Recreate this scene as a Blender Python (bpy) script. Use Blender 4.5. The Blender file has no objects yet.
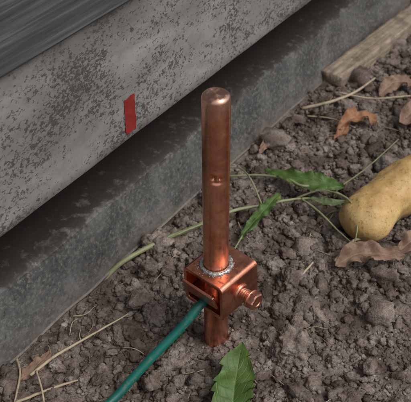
import bpy, bmesh, math, random
import numpy as np
from mathutils import Vector, Matrix
S=0.001
rng=np.random.default_rng(7); random.seed(7)
scn=bpy.context.scene
COL=scn.collection

# ---------------------------------------------------------------- noise
_perm=np.random.default_rng(3).permutation(256).astype(np.int64); _perm=np.concatenate([_perm,_perm,_perm])
_gr=np.random.default_rng(4).normal(size=(256,3)); _gr/=np.linalg.norm(_gr,axis=1)[:,None]
def pn(p):
    p=np.asarray(p,dtype=np.float64)
    i=np.floor(p).astype(np.int64); f=p-i; i&=255
    u=f*f*f*(f*(f*6-15)+10)
    r=0
    for dx in (0,1):
        wx=u[:,0] if dx else 1-u[:,0]
        for dy in (0,1):
            wy=u[:,1] if dy else 1-u[:,1]
            for dz in (0,1):
                wz=u[:,2] if dz else 1-u[:,2]
                h=_perm[_perm[_perm[(i[:,0]+dx)&255]+((i[:,1]+dy)&255)]+((i[:,2]+dz)&255)]
                g=_gr[h]
                r=r+wx*wy*wz*(g[:,0]*(f[:,0]-dx)+g[:,1]*(f[:,1]-dy)+g[:,2]*(f[:,2]-dz))
    return r*1.5
def ground_h(x,y):
    x=np.atleast_1d(np.asarray(x,float)); y=np.atleast_1d(np.asarray(y,float))
    z=np.zeros_like(x)
    P=lambda s,o:np.stack([x/s+o,y/s+o*1.7,z+o*.31],1)
    h=4.5*pn(P(75,3.1))+3.2*pn(P(27,9.2))
    h+=3.0*(np.abs(pn(P(13,1.7)))-.25)*1.5
    h+=1.7*(np.abs(pn(P(5.5,4.4)))-.25)*1.5
    h+=.8*(np.abs(pn(P(2.6,6.4)))-.25)
    far=np.clip((np.hypot(x,y-150)-700)/1500,0,1)
    return h*(1-far)+far*12*pn(P(900,5.5))
# ---------------------------------------------------------------- helpers
def mesh_np(name,V,F,mats,attr=None,smooth=True,midx=None):
    me=bpy.data.meshes.new(name)
    V=np.asarray(V,dtype=np.float32)*S; F=np.asarray(F,dtype=np.int32); k=F.shape[1]
    me.vertices.add(len(V)); me.vertices.foreach_set('co',V.ravel())
    me.loops.add(F.size); me.loops.foreach_set('vertex_index',F.ravel())
    me.polygons.add(len(F)); me.polygons.foreach_set('loop_start',np.arange(0,F.size,k,dtype=np.int32))
    me.polygons.foreach_set('loop_total',np.full(len(F),k,dtype=np.int32))
    me.update(calc_edges=True)
    if smooth: me.polygons.foreach_set('use_smooth',np.ones(len(F),dtype=bool))
    if midx is not None: me.polygons.foreach_set('material_index',np.asarray(midx,dtype=np.int32))
    if attr is not None:
        for k_,v_ in attr.items():
            a=me.attributes.new(k_,'FLOAT','POINT'); a.data.foreach_set('value',np.asarray(v_,dtype=np.float32))
    for m in (mats if isinstance(mats,(list,tuple)) else [mats]): me.materials.append(m)
    ob=bpy.data.objects.new(name,me); COL.objects.link(ob); return ob
def empty(name,loc=(0,0,0)):
    e=bpy.data.objects.new(name,None); e.empty_display_size=.02; COL.objects.link(e); e.location=loc; return e
def par(o,p): o.parent=p; return o
def bm_obj(name,bm,mat,smooth=True,angle=None):
    me=bpy.data.meshes.new(name); 
    bmesh.ops.recalc_face_normals(bm,faces=bm.faces)
    bm.to_mesh(me); bm.free()
    me.materials.append(mat)
    for p in me.polygons: p.use_smooth=smooth
    if angle is not None: me.set_sharp_from_angle(angle=math.radians(angle))
    ob=bpy.data.objects.new(name,me); COL.objects.link(ob); return ob
def catmull(P,n):
    P=[np.array(p,float) for p in P]; P=[2*P[0]-P[1]]+P+[2*P[-1]-P[-2]]
    m=len(P)-3; out=[]
    for k in range(n):
        t=k/(n-1)*m; i=min(int(t),m-1); t-=i
        a,b,c,d=P[i:i+4]
        out.append(.5*((2*b)+(-a+c)*t+(2*a-5*b+4*c-d)*t*t+(-a+3*b-3*c+d)*t**3))
    return np.array(out)
def tube(P,rad,seg=10,n=40,rough=0,seed=0,cap=True):
    C=catmull(P,n); T=np.gradient(C,axis=0); T/=np.linalg.norm(T,axis=1)[:,None]
    ref=np.array([0,0,1.]); 
    if abs(T[0]@ref)>.9: ref=np.array([1.,0,0])
    N=np.cross(T,np.cross(ref,T)); N/=np.linalg.norm(N,axis=1)[:,None]; B=np.cross(T,N)
    r=np.interp(np.linspace(0,1,n),np.linspace(0,1,len(rad)),rad) if hasattr(rad,'__len__') else np.full(n,rad)
    a=np.arange(seg)*2*math.pi/seg
    V=C[:,None,:]+r[:,None,None]*(np.cos(a)[None,:,None]*N[:,None,:]+np.sin(a)[None,:,None]*B[:,None,:])
    V=V.reshape(-1,3)
    if rough: V=V+rough*pn(V/ (3.0)+seed)[:,None]*np.repeat(N,seg,0)
    F=[]
    for i in range(n-1):
        for j in range(seg):
            k=(j+1)%seg; F.append((i*seg+j,i*seg+k,(i+1)*seg+k,(i+1)*seg+j))
    if cap:
        V=np.vstack([V,C[0],C[-1]]); c0=n*seg
        for j in range(seg):
            k=(j+1)%seg; F.append((c0,k,j,j)); F.append((c0+1,(n-1)*seg+j,(n-1)*seg+k,(n-1)*seg+k))
    return V,np.array(F)
class Acc:
    def __init__(s): s.V=[];s.F=[];s.n=0;s.m=[];s.t=[]
    def add(s,V,F,mi=0,tone=None):
        V=np.asarray(V);F=np.asarray(F)
        s.V.append(V); s.F.append(F+s.n); s.n+=len(V); s.m+= [mi]*len(F); s.t.append(np.full(len(V),rng.random() if tone is None else tone))
    def make(s,name,mats):
        V=np.vstack(s.V);F=np.vstack(s.F)
        bm=bmesh.new(); vs=[bm.verts.new(v*S) for v in V]
        for f,mi in zip(F,s.m):
            idx=[]
            for q in f:
                if q not in idx: idx.append(q)
            if len(idx)<3: continue
            try: fc=bm.faces.new([vs[q] for q in idx]); fc.material_index=mi; fc.smooth=True
            except ValueError: pass
        me=bpy.data.meshes.new(name); bm.to_mesh(me); bm.free()
        a=me.attributes.new('tone','FLOAT','POINT'); a.data.foreach_set('value',np.concatenate(s.t).astype(np.float32))
        for m in (mats if isinstance(mats,(list,tuple)) else [mats]): me.materials.append(m)
        ob=bpy.data.objects.new(name,me); COL.objects.link(ob); return ob

# ---------------------------------------------------------------- material DSL
class M:
    def __init__(s,name):
        s.m=bpy.data.materials.new(name); s.m.use_nodes=True; s.nt=s.m.node_tree; s.N=s.nt.nodes; s.L=s.nt.links
        s.b=s.N['Principled BSDF']; s.tc=s.N.new('ShaderNodeTexCoord').outputs['Object']
    def mapp(s,scale,rot=(0,0,0),src=None):
        n=s.N.new('ShaderNodeMapping'); n.inputs['Scale'].default_value=scale; n.inputs['Rotation'].default_value=rot
        s.L.new(src or s.tc,n.inputs[0]); return n.outputs[0]
    def noise(s,per_mm,detail=4,rough=.55,dist=0,src=None):
        n=s.N.new('ShaderNodeTexNoise'); n.inputs['Scale'].default_value=1000.0/per_mm; n.inputs['Detail'].default_value=min(detail,3.5)
        n.inputs['Roughness'].default_value=rough; n.inputs['Distortion'].default_value=dist
        s.L.new(src or s.tc,n.inputs['Vector']); return n.outputs['Fac']
    def ramp(s,f,stops,interp='LINEAR'):
        n=s.N.new('ShaderNodeValToRGB'); n.color_ramp.interpolation=interp; e=n.color_ramp.elements
        while len(e)<len(stops): e.new(.5)
        for el,(p,c) in zip(e,stops):
            el.position=p; el.color=(c,c,c,1) if not hasattr(c,'__len__') else (*c,1)
        s.L.new(f,n.inputs[0]); return n.outputs[0]
    def mix(s,f,a,b,mode='MIX'):
        n=s.N.new('ShaderNodeMix'); n.data_type='RGBA'; n.blend_type=mode; n.clamp_factor=True
        for i,v in ((0,f),(6,a),(7,b)):
            if isinstance(v,bpy.types.NodeSocket): s.L.new(v,n.inputs[i])
            else: n.inputs[i].default_value=v if i==0 else (*v,1)
        return n.outputs[2]
    def math(s,op,a,b=0):
        n=s.N.new('ShaderNodeMath'); n.operation=op
        for i,v in enumerate((a,b)):
            if isinstance(v,bpy.types.NodeSocket): s.L.new(v,n.inputs[i])
            else: n.inputs[i].default_value=v
        return n.outputs[0]
    def attr(s,name):
        n=s.N.new('ShaderNodeAttribute'); n.attribute_name=name; return n.outputs['Fac']
    def sep(s,axis,src=None):
        n=s.N.new('ShaderNodeSeparateXYZ'); s.L.new(src or s.tc,n.inputs[0]); return n.outputs[axis]
    def bump(s,h,dist_mm,strength=1,prev=None):
        n=s.N.new('ShaderNodeBump'); n.inputs['Distance'].default_value=dist_mm*S; n.inputs['Strength'].default_value=strength
        s.L.new(h,n.inputs['Height'])
        if prev: s.L.new(prev,n.inputs['Normal'])
        s.L.new(n.outputs[0],s.b.inputs['Normal']); return n.outputs[0]
    def set(s,**k):
        for n,v in k.items():
            n=n.replace('_',' ')
            i=s.b.inputs[n]
            if isinstance(v,bpy.types.NodeSocket): s.L.new(v,i)
            else: i.default_value=(*v,1) if hasattr(v,'__len__') and len(v)==3 else v
        return s.m

# soil: dry matte earth, plain diffuse shader
m=M('soil'); t=m.attr('tone'); big=m.attr('big')
c=m.ramp(big,[(.2,(.124,.098,.083)),(.5,(.212,.178,.155)),(.8,(.320,.280,.250))])
fine=m.noise(1.8,2.5,.75)
c=m.mix(m.ramp(fine,[(.36,.6),(.6,0.)]),c,(.075,.057,.046))
c2=m.mix(t,(.60,.56,.53),(1.28,1.27,1.25)); c=m.mix(1.,c,c2,'MULTIPLY')
df=m.N.new('ShaderNodeBsdfDiffuse'); m.L.new(c,df.inputs['Color'])
m.L.new(m.bump(fine,1.3,1.),df.inputs['Normal']); m.L.new(df.outputs[0],m.N['Material Output'].inputs[0]); m.N.remove(m.b)
SOIL=m.m

def copper_mat(name,dark=1.,aniso=False,rlo=.16,rhi=.36,spots=.8,thr=.56):
    m=M(name)
    c=m.ramp(m.noise(24,3,.6),[(.3,(.56*dark,.215*dark,.13*dark)),(.55,(.78*dark,.35*dark,.225*dark)),(.75,(.92*dark,.50*dark,.36*dark))])
    sn=m.noise(3.4,3.5,.72,.4)
    sp=m.ramp(sn,[(thr,0.),(thr+.10,spots)])
    c=m.mix(sp,c,(.22,.08,.045))
    r=m.ramp(m.noise(7,3,.7),[(.3,rlo),(.7,rhi)])
    r=m.math('ADD',r,m.math('MULTIPLY',sp,.22))
    m.bump(m.math('ADD',sn,m.math('MULTIPLY',m.noise(.9,2,.7,0,m.mapp((1,1,.08))),.35)),.10,.7)
    if aniso:
        z=m.sep(2); tip=m.ramp(m.math('MULTIPLY',z,5.),[(.94,0.),(1.0,.55)]); c=m.mix(tip,c,(.93,.62,.50))
        tg=m.N.new('ShaderNodeTangent'); tg.direction_type='RADIAL'; tg.axis='Z'; m.L.new(tg.outputs[0],m.b.inputs['Tangent'])
        m.set(Anisotropic=.72,Anisotropic_Rotation=.25)
    return m.set(Base_Color=c,Metallic=1.,Roughness=r)
COPPER=copper_mat('copper',1.,True,.23,.35,.6,.60); COPPER2=copper_mat('copper_clamp',.90,False,.22,.44)

# galvanised light panel with dirt speckles
m=M('weathered_white_panel'); x=m.sep(0); z=m.sep(2)
base=m.ramp(m.noise(45,4,.6,.5,m.mapp((.4,1,1))),[(.3,(.165,.162,.154)),(.5,(.255,.250,.240)),(.7,(.36,.355,.344))])
base=m.mix(m.ramp(m.noise(6,4,.7),[(.45,0.),(.8,.6)]),base,(.16,.147,.13))
dens=m.noise(30,3,.6,.3,m.mapp((.55,1,1)))
sp=m.noise(2.3,4,.75,.5,m.mapp((.75,1,1)))
thr=m.math('ADD',m.math('MULTIPLY',dens,.5),sp)
msk=m.ramp(thr,[(.785,0.),(.86,.88)])
c=m.mix(msk,base,(.055,.045,.038))
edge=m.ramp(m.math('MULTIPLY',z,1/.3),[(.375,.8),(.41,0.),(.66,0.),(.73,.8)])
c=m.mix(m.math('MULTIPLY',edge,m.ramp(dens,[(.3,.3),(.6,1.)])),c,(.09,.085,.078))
m.bump(msk,.25,.8)
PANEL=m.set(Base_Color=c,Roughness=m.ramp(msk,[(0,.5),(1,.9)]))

m=M('dark_flashing_metal')
c=m.ramp(m.noise(38,4,.65,.6),[(.3,(.052,.052,.050)),(.52,(.095,.095,.092)),(.72,(.155,.155,.15))])
a_=m.noise(3.0,4,.75)
c=m.mix(m.ramp(a_,[(.5,0.),(.66,.75)]),c,(.22,.21,.197))
c=m.mix(m.ramp(a_,[(.30,.85),(.43,0.)]),c,(.032,.027,.023))
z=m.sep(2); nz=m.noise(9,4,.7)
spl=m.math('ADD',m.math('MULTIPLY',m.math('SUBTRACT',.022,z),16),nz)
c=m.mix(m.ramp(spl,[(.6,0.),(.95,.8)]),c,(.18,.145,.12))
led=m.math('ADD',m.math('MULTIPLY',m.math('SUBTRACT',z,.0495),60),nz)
c=m.mix(m.ramp(led,[(.5,0.),(.68,.95)]),c,(.034,.026,.022))  # brown dirt on the ledge, darkened further as painted shade under the panel
m.bump(a_,.3,.6)
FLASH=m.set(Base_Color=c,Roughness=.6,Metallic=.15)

m=M('dark_siding')
st=m.noise(3.2,4,.7,.2,m.mapp((.03,1,1)))
c=m.ramp(st,[(.3,(.024,.027,.028)),(.5,(.060,.065,.066)),(.72,(.14,.148,.15))])
m.bump(st,.5,.8)
SIDING=m.set(Base_Color=c,Roughness=.7)

m=M('red_paint')
c=m.ramp(m.noise(8,4,.7),[(.3,(.20,.012,.010)),(.7,(.33,.025,.02))])
c=m.mix(m.ramp(m.noise(2,4,.7),[(.55,0.),(.62,.85)]),c,(.10,.04,.032))
RED=m.set(Base_Color=c,Roughness=.55)

m=M('green_cable_sheath')
c=m.ramp(m.noise(20,4),[(.3,(.002,.090,.072)),(.7,(.008,.145,.112))])
c=m.mix(m.ramp(m.noise(4,4,.75),[(.55,0.),(.72,.6)]),c,(.17,.15,.12))
m.bump(m.noise(3,3),.1,.5)
WIRE=m.set(Base_Color=c,Roughness=.38)

m=M('potato_skin')
c=m.ramp(m.noise(22,4,.6),[(.3,(.42,.25,.085)),(.55,(.58,.39,.16)),(.75,(.70,.52,.26))])
fn=m.noise(2.4,4,.7)
c=m.mix(m.ramp(fn,[(.56,0.),(.66,.75)]),c,(.24,.13,.05))
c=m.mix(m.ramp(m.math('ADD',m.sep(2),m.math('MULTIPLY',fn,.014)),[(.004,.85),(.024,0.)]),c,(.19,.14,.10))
m.bump(m.math('ADD',m.noise(6,4,.65),m.math('MULTIPLY',fn,.35)),.7,.8)
POTATO=m.set(Base_Color=c,Roughness=.55)

m=M('pale_wood')
g=m.noise(2.5,4,.65,.5,m.mapp((.06,1,1)))
c=m.ramp(g,[(.3,(.15,.11,.08)),(.5,(.28,.22,.16)),(.7,(.42,.34,.26))])
c=m.mix(m.ramp(m.noise(12,4,.7),[(.45,0.),(.65,.75)]),c,(.12,.095,.075))
m.bump(g,.6,.8)
WOOD=m.set(Base_Color=c,Roughness=.8)

def leafmat(name,a,b,spot,trans=.25,rough=.5):
    m=M(name); u=m.attr('lu'); v=m.attr('lv')
    c=m.ramp(m.noise(9,4,.65),[(.3,a),(.7,b)])
    av=m.math('ABSOLUTE',v)
    side=m.math('PINGPONG',m.math('SUBTRACT',m.math('MULTIPLY',u,9.),m.math('MULTIPLY',av,2.2)),.5)
    vein=m.math('MAXIMUM',m.ramp(side,[(0.,.8),(.09,0.)]),m.ramp(av,[(0.,1.),(.07,0.)]))
    c=m.mix(m.math('MULTIPLY',vein,.4),c,tuple(min(1,q*1.7+.02) for q in b))
    fn=m.noise(3.0,4,.7)
    c=m.mix(m.ramp(fn,[(.55,0.),(.68,.75)]),c,spot)
    m.bump(m.math('SUBTRACT',fn,m.math('MULTIPLY',vein,.5)),.5,.8)
    tb=m.N.new('ShaderNodeBsdfTranslucent'); m.L.new(c,tb.inputs[0]); mx=m.N.new('ShaderNodeMixShader'); mx.inputs[0].default_value=trans
    m.L.new(m.b.outputs[0],mx.inputs[1]); m.L.new(tb.outputs[0],mx.inputs[2]); m.L.new(mx.outputs[0],m.N['Material Output'].inputs[0])
    return m.set(Base_Color=c,Roughness=rough)
GLEAF=leafmat('green_leaf',(.060,.125,.022),(.12,.21,.05),(.15,.14,.06))
PLEAF=leafmat('pale_green_leaf',(.12,.18,.07),(.22,.29,.14),(.22,.20,.11))
BLEAF=leafmat('dry_leaf',(.19,.11,.070),(.34,.225,.16),(.13,.075,.05),.15,.7)
OLEAF=leafmat('orange_dry_leaf',(.28,.12,.055),(.40,.21,.11),(.13,.065,.04),.15,.7)
m=M('stem_green'); c=m.ramp(m.noise(14,4),[(.3,(.15,.19,.08)),(.7,(.29,.32,.17))]); c=m.mix(m.ramp(m.noise(5,4),[(.45,0.),(.65,.7)]),c,(.24,.20,.12))
STEM=m.set(Base_Color=c,Roughness=.5)
m=M('straw'); t=m.attr('tone'); c=m.mix(t,(.20,.14,.09),(.46,.38,.26)); c=m.mix(m.ramp(m.noise(6,4),[(.5,0.),(.7,.5)]),c,(.12,.08,.05))
STRAW=m.set(Base_Color=c,Roughness=.7)
m=M('grit'); gn=m.noise(2.5,4,.7); c=m.ramp(gn,[(.35,(.13,.12,.11)),(.6,(.38,.37,.35))]); m.bump(gn,.4,1)
GRIT=m.set(Base_Color=c,Roughness=.7)
m=M('zinc_washer'); gn=m.noise(2.,4,.7); c=m.ramp(gn,[(.35,(.22,.20,.19)),(.6,(.62,.61,.60))]); m.bump(gn,.3,1)
ZINC=m.set(Base_Color=c,Roughness=.42,Metallic=.85)
m=M('pebble'); t=m.attr('tone'); c=m.mix(t,(.13,.115,.10),(.34,.315,.29)); c=m.mix(m.ramp(m.noise(3,4,.7),[(.45,0.),(.7,.6)]),c,(.18,.155,.135))
PEB=m.set(Base_Color=c,Roughness=.8)

# ---------------------------------------------------------------- ground sheet
def bigtone(x,y):
    p=np.stack([x/20,y/20,x*0+.7],1); return np.clip(.5+.55*pn(p)+.3*pn(p*3.1+5),0,1)
def axis(lo,hi,step):
    a=list(np.arange(lo,hi+step,step)); s=step; v=a[-1]; up=[]
    while v<60000: s*=1.12; v+=s; up.append(v)
    s=step; v=a[0]; dn=[]
    while v>-60000: s*=1.12; v-=s; dn.append(v)
    return np.array(dn[::-1]+a+up)
X=axis(-170,270,1.5); Y=axis(-95,520,1.5)
gx,gy=np.meshgrid(X,Y); gx=gx.ravel(); gy=gy.ravel()
gz=ground_h(gx,gy)
nx,ny=len(X),len(Y); I=np.arange(nx*ny).reshape(ny,nx)
F=np.stack([I[:-1,:-1],I[:-1,1:],I[1:,1:],I[1:,:-1]],-1).reshape(-1,4)
mesh_np('soil_ground',np.stack([gx,gy,gz],1),F,SOIL,{'tone':np.clip(.33+.25*pn(np.stack([gx/40,gy/40,gz*0+.5],1)),0,1),'big':bigtone(gx,gy)})

# ---------------------------------------------------------------- soil clods
nv=np.array([.8192,-.5736]); av=np.array([.5736,.8192])
tmpl={}
for sd in (1,2,3,4,5):
    bm=bmesh.new(); bmesh.ops.create_icosphere(bm,subdivisions=sd,radius=1)
    tmpl[sd]=(np.array([v.co[:] for v in bm.verts]),np.array([[v.index for v in f.verts] for f in bm.faces])); bm.free()
def scatter(n,rlo,rhi,sd,box,power=2.0,amp=1.,lift=(-.1,.55)):
    x=rng.uniform(box[0],box[1],n*3); y=rng.uniform(box[2],box[3],n*3)
    u=rng.random(n*3); r=rlo*(rhi/rlo)**(u**power)
    ok=(x*nv[0]+y*nv[1])>-101+r*.75
    ok&=np.hypot(x,y)>8.5+r*.8
    d=(x-120)*.74+(y-108)*.67; e=-(x-120)*.67+(y-108)*.74
    ok&=~((d>-20)&(np.abs(e)<19)&(r>2.2))
    ok&=~((np.abs(x-14)<18)&(y>-62)&(y<-18)&(r>4.5))
    dens=.5+.9*pn(np.stack([x/45,y/45,x*0+rlo],1)); ok&=rng.random(n*3)<dens+.25
    x,y,r=x[ok][:n],y[ok][:n],r[ok][:n]; n=len(x)
    V0,F0=tmpl[sd]; k=len(V0)
    off=rng.uniform(0,200,(n,1,3))
    D=np.broadcast_to(V0[None],(n,k,3))
    q=(D*1.15+off).reshape(-1,3); 
    w=.50*pn(q)
    w+=.46*(np.abs(pn(q*2.1+31))-.22)
    if sd>=3: w+=.30*(np.abs(pn(q*4.3+57))-.22)
    if sd>=4: w+=.17*(np.abs(pn(q*9.1+77))-.22)
    rad=(1+w*amp).reshape(n,k,1)
    sc=np.stack([rng.uniform(.75,1.3,n),rng.uniform(.75,1.3,n),rng.uniform(.55,.95,n)],1)
    V=D*rad*sc[:,None,:]*r[:,None,None]
    a=rng.uniform(0,6.28,n); ti=rng.normal(0,.4,n)
    ca,sa=np.cos(a)[:,None],np.sin(a)[:,None]; ct,st=np.cos(ti)[:,None],np.sin(ti)[:,None]
    vx,vy,vz=V[...,0],V[...,1],V[...,2]
    vy,vz=vy*ct-vz*st,vy*st+vz*ct
    vx,vy=vx*ca-vy*sa,vx*sa+vy*ca
    z=ground_h(x,y)+r*rng.uniform(lift[0],lift[1],n)
    V=np.stack([vx+x[:,None],vy+y[:,None],vz+z[:,None]],-1).reshape(-1,3)
    F=(F0[None]+(np.arange(n)*k)[:,None,None]).reshape(-1,3)
    T=np.repeat(np.clip(rng.normal(.5,.26,n),0,1),k)
    return V,F,T
def build(name,parts,mat):
    Vs=[];Fs=[];Ts=[];o=0
    for V,F,T in parts: Vs.append(V);Fs.append(F+o);Ts.append(T);o+=len(V)
    V=np.vstack(Vs); mesh_np(name,V,np.vstack(Fs),mat,{'tone':np.concatenate(Ts),'big':bigtone(V[:,0],V[:,1])})
box=(-165,265,-90,515)
build('soil_clods',[scatter(20,8,12,5,box,1.3),scatter(300,4,8,4,box,1.7),scatter(2400,2,4.2,3,box,1.4),scatter(12500,.8,2.1,2,box,1.3),
       scatter(900,5,14,3,(-900,1000,-900,900),1.5)],SOIL)
build('pebbles',[scatter(40,1.6,3.6,3,box,1.8,.5,(.2,.7)),scatter(300,.7,1.5,2,box,1.3,.4,(.3,1.4))],PEB)

# ---------------------------------------------------------------- house wall
house=empty('house_wall'); house.rotation_euler=(0,0,math.radians(55))
def strip(name,prof,a0,a1,mat,wav=.0,step=6,closed=False,near=(-300,900)):
    A=np.unique(np.concatenate([[a0],np.arange(near[0],near[1],step),[a1]]))
    prof=np.array(prof,float); k=len(prof); n=len(A)
    V=np.zeros((n,k,3)); V[...,0]=A[:,None]; V[...,1]=prof[None,:,0]; V[...,2]=prof[None,:,1]
    if wav:
        q=np.stack([V[...,0].ravel()/60,V[...,2].ravel()/60,np.zeros(n*k)],1)
        V[...,1]+=wav*pn(q).reshape(n,k); V[...,2]+=.5*wav*pn(q*1.7+9).reshape(n,k)
    V=V.reshape(-1,3); F=[]
    for i in range(n-1):
        for j in range(k if closed else k-1):
            l=(j+1)%k; F.append((i*k+j,i*k+l,(i+1)*k+l,(i+1)*k+j))
    ob=mesh_np(name,V,F,mat); ob.data.set_sharp_from_angle(angle=math.radians(35)); par(ob,house); return ob
def dense(p,step=8,closed=True):
    out=[];p=[np.array(q,float) for q in p]
    for i in range(len(p) if closed else len(p)-1):
        a=p[i];b=p[(i+1)%len(p)];m_=max(1,int(np.linalg.norm(b-a)/step))
        out+= [a+(b-a)*t/m_ for t in range(m_)]
    if not closed: out.append(p[-1])
    return out
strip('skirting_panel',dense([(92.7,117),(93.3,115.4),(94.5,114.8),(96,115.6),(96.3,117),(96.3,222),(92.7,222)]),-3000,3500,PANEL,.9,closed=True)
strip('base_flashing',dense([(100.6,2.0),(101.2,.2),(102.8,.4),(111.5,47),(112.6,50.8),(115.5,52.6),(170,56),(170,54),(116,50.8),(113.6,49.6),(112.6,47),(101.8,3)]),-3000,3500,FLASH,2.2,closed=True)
z=216.5
for i in range(14):
    strip('siding_board' if i==0 else f'siding_board_{i+1}',dense([(88,z+2),(89.5,z),(93,z-.8),(112,z),(112,z+139),(100,z+139),(98,z+134)],40),-3000,3500,SIDING,.5,closed=True,step=30)
    z+=132
strip('wall_core',[(165,-50),(165,z+20),(400,z+20),(400,-50)],-3000,3500,SIDING,0,closed=True,step=400)
# red paint mark
A=np.linspace(26.8,37.6,10); Z=np.linspace(120.5,148,16)
aa,zz=np.meshgrid(A,Z); e=pn(np.stack([aa.ravel()/3,zz.ravel()/3,aa.ravel()*0],1)).reshape(aa.shape)
aa=aa+e*1.0*(np.abs(aa-32.2)/5.4)+(zz-134)*.02; zz=zz+e*1.5*(np.abs(zz-134)/14)
yy=92.1+0.9*pn(np.stack([aa.ravel()/60,zz.ravel()/60,aa.ravel()*0],1)).reshape(aa.shape)
I=np.arange(aa.size).reshape(aa.shape); F=np.stack([I[:-1,:-1],I[:-1,1:],I[1:,1:],I[1:,:-1]],-1).reshape(-1,4)
par(mesh_np('red_mark',np.stack([aa.ravel(),yy.ravel(),zz.ravel()],1),F,RED),house)

# ---------------------------------------------------------------- ground rod
rod=empty('ground_rod'); rod.rotation_euler=(0,math.radians(-.45),0)
zs=np.unique(np.concatenate([np.linspace(-120,120,60),np.linspace(120,170,140),np.linspace(170,199,14)]))
seg=144; th=np.arange(seg)*2*math.pi/seg; rows=[]
for zz_ in zs:
    r=np.full(seg,8.15)
    # punched dimple with a burr in its middle
    for (t0,z0,dp,wt,wz) in ((-math.pi/2-.20,148.6,1.9,.20,2.3),(-math.pi/2+.30,148.2,1.6,.17,2.0),(-math.pi/2+.05,145.4,.9,.34,1.1)):
        dt=(th-t0+math.pi)%(2*math.pi)-math.pi
        r-=dp*np.exp(-(dt/wt)**2-((zz_-z0)/wz)**2)
        r+=.2*dp*np.exp(-(dt/(wt*1.5))**2-((zz_-z0-wz*1.4)/(wz*.7))**2)
    r+=.06*pn(np.stack([np.cos(th)*2,np.sin(th)*2,np.full(seg,zz_/25)],1))
    rows.append(np.stack([r*np.cos(th),r*np.sin(th),np.full(seg,zz_)],1))
for k in range(1,8):
    a=k/8*math.pi/2; r=8.15-2.3*(1-math.cos(a)); rows.append(np.stack([r*np.cos(th),r*np.sin(th),np.full(seg,199+2.9*math.sin(a))],1))
for r in (5.6,5.1,4.5,3.6,2.4,1.1):
    zt=202.0+ (.12 if r>5 else -.15)
    P=np.stack([r*np.cos(th),r*np.sin(th),np.full(seg,zt)],1); P[:,2]+=.45*pn(P/2.6); rows.append(P)
n=len(rows); V=np.vstack(rows+[np.array([[0,0,201.85]])]); F=[]
for i in range(n-1):
    for j in range(seg):
        k=(j+1)%seg; F.append((i*seg+j,i*seg+k,(i+1)*seg+k,(i+1)*seg+j))
for j in range(seg): F.append(((n-1)*seg+j,(n-1)*seg+(j+1)%seg,n*seg,n*seg))
ac=Acc(); ac.add(V,F); par(ac.make('rod_shaft',COPPER),rod)

# ---------------------------------------------------------------- clamp
clamp=empty('ground_clamp'); clamp.location=(2.8*S,0,59*S); clamp.rotation_euler=(math.radians(2),math.radians(-1.5),math.radians(-43))
def rrect(hx,hz,r,n=6):
    out=[]
    for cx,cz,a0 in ((hx-r,hz-r,0),(-hx+r,hz-r,90),(-hx+r,-hz+r,180),(hx-r,-hz+r,270)):
        for k in range(n+1):
            a=math.radians(a0+90*k/n); out.append((cx+r*math.cos(a),cz+r*math.sin(a)))
    return out
def clamp_band():
    bm=bmesh.new(); O=rrect(17,14.5,3.4); Ii=rrect(14.0,11.5,1.3); L=17; k=len(O)
    ring=[]
    for y in (-L,L):
        ring.append(([bm.verts.new((x*S,y*S,z_*S)) for x,z_ in O],[bm.verts.new((x*S,y*S,z_*S)) for x,z_ in Ii]))
    for j in range(k):
        l=(j+1)%k
        bm.faces.new((ring[0][0][j],ring[0][0][l],ring[1][0][l],ring[1][0][j]))
        bm.faces.new((ring[0][1][j],ring[1][1][j],ring[1][1][l],ring[0][1][l]))
        bm.faces.new((ring[0][0][j],ring[0][1][j],ring[0][1][l],ring[0][0][l]))
        bm.faces.new((ring[1][0][j],ring[1][0][l],ring[1][1][l],ring[1][1][j]))
    return bm
bm=clamp_band(); ob=bm_obj('clamp_band',bm,COPPER2,True,40)
bv=ob.modifiers.new('b','BEVEL'); bv.width=.0006; bv.segments=3; bv.limit_method='ANGLE'; bv.angle_limit=math.radians(50)
par(ob,clamp)
def plate(name,pts,th_,width0,width1,mat):
    bm=bmesh.new(); P=[np.array(p,float) for p in pts]; rows=[]
    for i,p in enumerate(P):
        d=(P[min(i+1,len(P)-1)]-P[max(i-1,0)]); d/=np.linalg.norm(d); nn=np.array([-d[1],d[0]])
        rows.append([bm.verts.new((x*S,q[0]*S,q[1]*S)) for q in (p,p+nn*th_) for x in (width0,width1)])
    for a,b in zip(rows[:-1],rows[1:]):
        for i,j in ((0,1),(1,3),(3,2),(2,0)): bm.faces.new((a[i],a[j],b[j],b[i]))
    bm.faces.new((rows[0][0],rows[0][1],rows[0][3],rows[0][2])); bm.faces.new((rows[-1][0],rows[-1][1],rows[-1][3],rows[-1][2]))
    ob=bm_obj(name,bm,mat,True,40); b=ob.modifiers.new('b','BEVEL'); b.width=.0004; b.segments=3; b.limit_method='ANGLE'; b.angle_limit=math.radians(50)
    return ob
# front leaf of the saddle stands in front of the opening and hides most of it; the cable passes beneath
par(plate('saddle_plate',[(-22.6,8.2),(-21.6,5),(-20.4,0),(-18.9,-3.6),(-16.6,-5.4),(-13,-6),(-4,-6),(8,-6),(15,-6)],2.0,-13.4,13.2,COPPER2),clamp)
def lathe_x(prof,seg,fn=None):
    V=[];F=[]
    for i,(x,r) in enumerate(prof):
        for j in range(seg):
            a=2*math.pi*j/seg; rr=r if fn is None else fn(x,r,a); V.append((x,rr*math.cos(a),rr*math.sin(a)))
    n=len(prof)
    for i in range(n-1):
        for j in range(seg):
            k=(j+1)%seg; F.append((i*seg+j,i*seg+k,(i+1)*seg+k,(i+1)*seg+j))
    V.append((prof[0][0],0,0)); V.append((prof[-1][0],0,0)); c=n*seg
    for j in range(seg):
        k=(j+1)%seg; F.append((c,k,j,j)); F.append((c+1,(n-1)*seg+j,(n-1)*seg+k,(n-1)*seg+k))
    return np.array(V),np.array(F)
prof=[(x,3.9) for x in np.arange(6,27.5,.16)]
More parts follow.
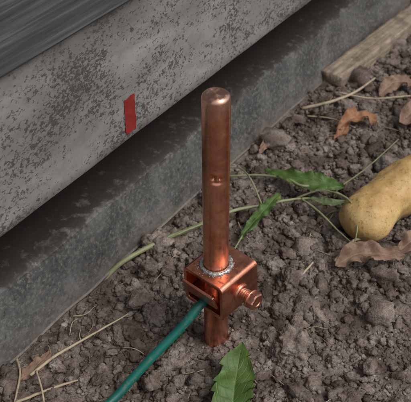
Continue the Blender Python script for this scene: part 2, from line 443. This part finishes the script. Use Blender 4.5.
V,F=lathe_x(prof,40,lambda x,r,a:r+.5*math.sin(2*math.pi*x/1.75+a))
ac=Acc(); ac.add(V,F)
V,F=lathe_x([(25.4,3),(25.4,5.8),(25.8,6.4),(26.4,6.4),(26.9,5.7)],48); ac.add(V,F)
par(ac.make('bolt_thread',COPPER2),clamp)
bm=bmesh.new(); rot=.35
def hexr(a,R): 
    q=(a+rot)%(math.pi/3)-math.pi/6; return R*math.cos(math.pi/6)/math.cos(q)
rings=[]
for x,R,rd in ((26.2,6.0,0),(30.2,6.0,0),(31.1,5.4,.35),(31.3,4.8,.8),(31.3,3.4,1),(30.8,2.9,1),(30.7,.01,1)):
    rg=[]
    for j in range(72):
        a=2*math.pi*j/72; rr=hexr(a,R)*(1-rd)+R*.9*rd; rg.append(bm.verts.new((x*S,rr*math.cos(a)*S,rr*math.sin(a)*S)))
    rings.append(rg)
for a,b in zip(rings[:-1],rings[1:]):
    for j in range(72): bm.faces.new((a[j],a[(j+1)%72],b[(j+1)%72],b[j]))
ob=bm_obj('bolt_head',bm,COPPER2,True,28); par(ob,clamp)
V,F=lathe_x([(16.3,6.6),(17.8,6.2),(18.7,5.5),(18.9,4.6),(18.1,3.2)],48); ac=Acc(); ac.add(V,F); par(ac.make('bolt_boss',COPPER2),clamp)
# worn zinc washer with grit round the rod on the top plate (clamp-local coordinates)
seg=120; th2=np.arange(seg)*2*math.pi/seg; V=[];cx=-1.9;cy=-1.9
pr=[(8.2,14.2),(8.2,15.6),(8.8,16.1),(10.2,15.9),(11.0,15.4),(11.2,14.2)]
for (r_,z_) in pr:
    jag=.45*pn(np.stack([np.cos(th2)*4+r_*.1,np.sin(th2)*4,th2*0+2],1))*(r_>9)+.25*pn(np.stack([np.cos(th2)*9,np.sin(th2)*9,th2*0+r_],1))
    for k,a in enumerate(th2): V.append((cx+(r_+jag[k])*math.cos(a),cy+(r_+jag[k])*math.sin(a),z_+.5*jag[k]))
F=[]
for i in range(len(pr)-1):
    for j in range(seg):
        k=(j+1)%seg; F.append((i*seg+j,i*seg+k,(i+1)*seg+k,(i+1)*seg+j))
ac=Acc(); ac.add(V,F); par(ac.make('washer',ZINC),clamp)
ac=Acc(); V0,F0=tmpl[2]
for k in range(200):
    a=random.uniform(0,6.283); rr=9.8+random.gauss(0,1.4); r=random.uniform(.18,.5)
    if rr<8.5: continue
    c=np.array([cx+rr*math.cos(a),cy+rr*math.sin(a),(15.7 if rr<10.8 else 14.7)+random.uniform(0,.2)])
    D=V0*(1+.5*pn(V0*1.5+k*3.3))[:,None]*r*np.array([1,1,.7]); 
    ac.add(D+c,np.hstack([F0,F0[:,-1:]]))
par(ac.make('grit',GRIT),clamp)

# ---------------------------------------------------------------- green wire
wire=empty('green_ground_wire')
P=[(-6.5,-10,51.0),(-12,-15.5,49.5),(-22,-24,41),(-40,-36,27),(-54,-47,17),(-67,-59,9.5),(-90,-80,5),(-130,-110,4),(-190,-150,4),(-300,-230,3)]
V,F=tube(P,[2.8,3.0]+[3.0]*8,24,100); ac=Acc(); ac.add(V,F); par(ac.make('wire_sheath',WIRE),wire)

# ---------------------------------------------------------------- potato
n=90; seg=72; L=130.
ax=np.array([.74,.67,0]); ax/=np.linalg.norm(ax); side=np.array([-ax[1],ax[0],0]); O_=np.array([105,93,0])
t=np.linspace(0,1,n); s=t*L
env=np.sqrt(np.clip(1-((np.clip(20-s,0,20))/20)**2,0,1))*np.sqrt(np.clip(1-((np.clip(s-(L-24),0,24))/24)**2,0,1))
rad=(20.2+1.3*np.cos(s/L*3.4*math.pi)+2.0*t)*env
a=np.arange(seg)*2*math.pi/seg
cz=18.5+2.0*t; bend=6*np.sin(t*math.pi)
V=[];C=[]
for i in range(n):
    c=O_+ax*s[i]+side*bend[i]
    for q in a: V.append(c+side*rad[i]*math.cos(q)+np.array([0,0,cz[i]+rad[i]*.92*math.sin(q)])); C.append(c+np.array([0,0,cz[i]]))
V=np.array(V); C=np.array(C)
D=V-C; V=V+D*(.17*pn(V/24.)+.07*pn(V/9.))[:,None]
F=[]
for i in range(n-1):
    for j in range(seg):
        k=(j+1)%seg; F.append((i*seg+j,i*seg+k,(i+1)*seg+k,(i+1)*seg+j))
mesh_np('potato',V,F,POTATO)

# ---------------------------------------------------------------- board
A=np.linspace(0,620,160); prof=dense([(0,-4),(0,13),(1,14),(23,14.5),(24,13.5),(24,-4)],3)
k=len(prof); V=[]
for i,x_ in enumerate(A):
    for (y_,z_) in prof: V.append((x_,y_,z_))
V=np.array(V,float); V+= .8*np.stack([pn(V/7+3),pn(V/9+40),pn(V/9+80)],1)
V[:,0]+=np.where(V[:,0]<6,2.6*pn(np.stack([V[:,1]/4,V[:,2]/4,V[:,2]*0],1)),0)
F=[]
for i in range(len(A)-1):
    for j in range(k):
        l=(j+1)%k; F.append((i*k+j,(i+1)*k+j,(i+1)*k+l,i*k+l))
V=np.vstack([V,V[:k].mean(0)]); 
for j in range(k): F.append((len(V)-1,j,(j+1)%k,(j+1)%k))
ac=Acc(); ac.add(V,F); ob=ac.make('wooden_board',WOOD)
ob.location=(126*S,320*S,0*S); ob.rotation_euler=(math.radians(-3),0,math.radians(51))

# ---------------------------------------------------------------- leaves
def leaf(name,spine,width,mat,serr=.2,teeth=9,fold=.25,up=(0,0,1),ripple=.12,seed=0,shape=.85,nu=90,nw=25,lobes=0):
    C=catmull(spine,nu); T=np.gradient(C,axis=0); T/=np.linalg.norm(T,axis=1)[:,None]
    U=np.array(up,float); B=np.cross(T,U); B/=np.linalg.norm(B,axis=1)[:,None]; N=np.cross(B,T)
    t=np.linspace(0,1,nu); w=np.sin(math.pi*np.clip(t,0,1)**shape)
    w=np.clip(w,0,1)**.75*width/2
    tw=t*teeth+.35*np.sin(t*teeth*2.1+seed)
    saw=tw%1.0
    wl=w*(1-serr*saw)
    tr=tw+.45; wr=w*(1-serr*(tr%1.0))
    if lobes: f_=(1-.45*np.abs(np.sin(t*lobes*math.pi))); wl=wl*f_; wr=wr*f_
    v=np.linspace(-1,1,nw)
    ww=np.where(v[None,:]<0,wl[:,None],wr[:,None])
    V=C[:,None,:]+B[:,None,:]*(ww*v[None,:])[...,None]
    V=V+T[:,None,:]*((np.abs(v)**3)[None,:]*(w*.25)[:,None])[...,None]
    V=V+N[:,None,:]*(fold*w[:,None]*np.abs(v)[None,:])[...,None]
    q=V.reshape(-1,3)/ (width*.45)+seed*7.7
    rp=pn(q).reshape(nu,nw)*ripple*width*(.3+np.abs(v)[None,:])
    V=V+N[:,None,:]*rp[...,None]
    V=V.reshape(-1,3)
    I=np.arange(nu*nw).reshape(nu,nw); F=np.stack([I[:-1,:-1],I[:-1,1:],I[1:,1:],I[1:,:-1]],-1).reshape(-1,4)
    lu=np.repeat(t,nw); lv=np.tile(v,nu)
    return mesh_np(name,V,F,mat,{'lu':lu,'lv':lv})

fl=empty('green_leaf_plant')
par(leaf('leaf_blade',[(9,-80,4),(10,-62,11),(13,-42,17),(17,-20,20)],29,GLEAF,.24,6,.30,(-.15,-.25,1),.15,1,.74),fl)
V,F=tube([(9,-80,4),(6,-95,0),(4,-110,-4)],.9,8,12); ac=Acc(); ac.add(V,F); par(ac.make('leaf_stalk',STEM),fl)

wd=empty('wilted_weed'); ac=Acc()
def stem(pts,r,mi=0,n=50): V,F=tube(pts,r,8,n,.4,random.random()*9); ac.add(V,F,mi)
stem([(-84,60,-3),(-70,71,6),(-42,91,9),(-19,104,10),(12,121,13),(38,128,14),(70,135,15),(106,134,13)],[1.7,2.0,1.9,1.6,1.3,1.0,.8])
stem([(12,172,9),(39,168,13),(60,158,17),(71,148,18),(90,150,15),(112,140,9)],[1.0,1.1,1.0,.7])
stem([(70,135,15),(82,118,16),(95,101,12),(105,91,8)],[1.0,.8,.5])
stem([(66,136,15),(86,132,26),(104,112,32),(108,92,24),(104,78,8)],[.8,.7,.5])
stem([(52,136,13),(38,118,16),(26,104,12),(14,84,5)],[1.1,.9,.6])
stem([(38,128,14),(30,150,22),(22,168,20),(10,176,14)],[.8,.6,.4])
stem([(100,150,12),(130,180,12),(165,225,9)],[.7,.6,.4])
stem([(-40,92,8),(-22,98,14),(-2,112,12),(10,120,11)],[.8,.9,.6])
par(ac.make('stems',STEM),wd)
par(leaf('leaf_1',[(106,147,17),(90,150,19),(68,157,19),(42,176,13)],18,GLEAF,.2,5,.15,(.1,-.5,1),.20,2,.9),wd)
par(leaf('leaf_2',[(54,139,18),(44,124,19),(32,108,16),(18,92,8)],12,GLEAF,.15,4,.2,(-.3,-.3,1),.20,3,.9),wd)
par(leaf('leaf_3',[(10,176,15),(-2,180,17),(-14,178,12)],7,PLEAF,.2,4,.2,(0,-.4,1),.15,4,.9),wd)
par(leaf('leaf_4',[(76,134,17),(92,124,20),(104,128,18)],7,PLEAF,.2,4,.2,(0,-.4,1),.15,5,.9),wd)

def dl(pts,w,mat,seed,**k):
    o=leaf('dry_leaf',pts,w,mat,k.get('serr',.15),k.get('teeth',5),k.get('fold',.3),k.get('up',(0,-.3,1)),k.get('rip',.3),seed,k.get('shape',.8),lobes=k.get('lobes',0)); return o
dl([(112,240,8),(124,248,15),(138,255,14),(152,256,7)],22,OLEAF,11,lobes=2.5)
dl([(108,228,5),(118,240,9),(120,252,11)],10,OLEAF,12)
dl([(90,66,7),(106,72,13),(124,70,15),(143,72,9)],18,BLEAF,13,fold=.5)
dl([(138,78,8),(152,86,15),(168,94,12)],16,BLEAF,14,fold=.2,up=(-.3,-.4,1))
dl([(170,250,10),(190,262,16),(210,262,10)],22,BLEAF,16)
dl([(160,300,6),(176,315,12),(196,320,8)],18,BLEAF,17)
dl([(-130,-40,4),(-118,-28,8),(-112,-14,4)],10,BLEAF,18)
dl([(40,210,5),(50,225,8),(58,236,4)],9,BLEAF,19)

ac=Acc()
def st(pts,r,tone,n=26): 
    hh=ground_h([p[0] for p in pts],[p[1] for p in pts])
    P=[(p[0],p[1],h+p[2]) for p,h in zip(pts,hh)]; V,F=tube(P,r,7,n,.4,random.random()*9); ac.add(V,F,0,tone)
st([(-122,-38,6),(-108,-25,9),(-93,-10,7),(-62,18,6)],[1.1,1.0,.5],.85)
st([(-129,-57,5),(-104,-44,6),(-84,-35,5)],[1.0,.9,.5],.7)
st([(-134,-22,6),(-129,-37,7),(-130,-60,4)],[.8,.7],.5)
st([(-118,-36,9),(-112,-52,8),(-108,-70,3)],[.7,.6],.75)
st([(84,282,5),(111,284,8),(136,300,7),(160,330,6)],[1.6,1.4,1.0],.85)
st([(120,300,7),(150,290,8),(190,300,6)],[1.0,.8],.8)
st([(88,270,7),(110,262,6),(128,240,9)],[.8,.7],.6)
st([(90,70,8),(106,88,12),(121,92,12)],[1.4,1.1],.65)
st([(150,40,7),(152,60,8),(150,78,7)],[.8,.6],.8)
st([(62,55,6),(68,62,7),(74,72,5)],[1.0,.7],.9)
for k in range(220):
    x_=random.uniform(-140,240); y_=random.uniform(-70,420); a_=random.uniform(0,6.28); l_=random.uniform(4,22)
    if (x_*nv[0]+y_*nv[1])<-95 or math.hypot(x_,y_)<14: continue
    b_=a_+random.uniform(-.7,.7)
    st([(x_,y_,random.uniform(1,3)),(x_+l_*.5*math.cos(a_),y_+l_*.5*math.sin(a_),random.uniform(1.5,5)),(x_+l_*.5*(math.cos(a_)+math.cos(b_)),y_+l_*.5*(math.sin(a_)+math.sin(b_)),random.uniform(.5,3))],[random.uniform(.2,.55),.2],random.random(),10)
ac.make('dry_straw',STRAW)
# ---------------------------------------------------------------- light
w=bpy.data.worlds.new('World'); scn.world=w; w.use_nodes=True; nt=w.node_tree
sky=nt.nodes.new('ShaderNodeTexSky'); sky.sky_type='NISHITA'; sky.sun_disc=False
EL,AZ=56,120
sky.sun_elevation=math.radians(EL); sky.sun_rotation=math.radians(AZ); sky.dust_density=4; sky.air_density=1; sky.ozone_density=.6
hs=nt.nodes.new('ShaderNodeHueSaturation'); hs.inputs['Saturation'].default_value=.35
nt.links.new(sky.outputs[0],hs.inputs['Color']); nt.links.new(hs.outputs[0],nt.nodes['Background'].inputs[0])
nt.nodes['Background'].inputs[1].default_value=.13
sd=bpy.data.lights.new('sun','SUN'); sd.energy=1.15; sd.angle=math.radians(22); sd.color=(1,.97,.92)
so=bpy.data.objects.new('sun',sd); COL.objects.link(so)
d=Vector((math.sin(math.radians(AZ))*math.cos(math.radians(EL)),math.cos(math.radians(AZ))*math.cos(math.radians(EL)),math.sin(math.radians(EL))))
so.rotation_euler=d.to_track_quat('Z','Y').to_euler(); so.location=d*3
scn.view_settings.view_transform='Standard'; scn.view_settings.look='None'; scn.view_settings.exposure=0
# ---------------------------------------------------------------- camera
cd=bpy.data.cameras.new('camera'); cam=bpy.data.objects.new('camera',cd); COL.objects.link(cam); scn.camera=cam
cam.location=(-7.3*S,-390*S,453*S); cam.rotation_euler=(math.radians(50),0,0)
cd.sensor_width=36; cd.lens=848/411*36; cd.clip_start=.01; cd.clip_end=300
cd.dof.use_dof=True; cd.dof.focus_distance=.545; cd.dof.aperture_fstop=26
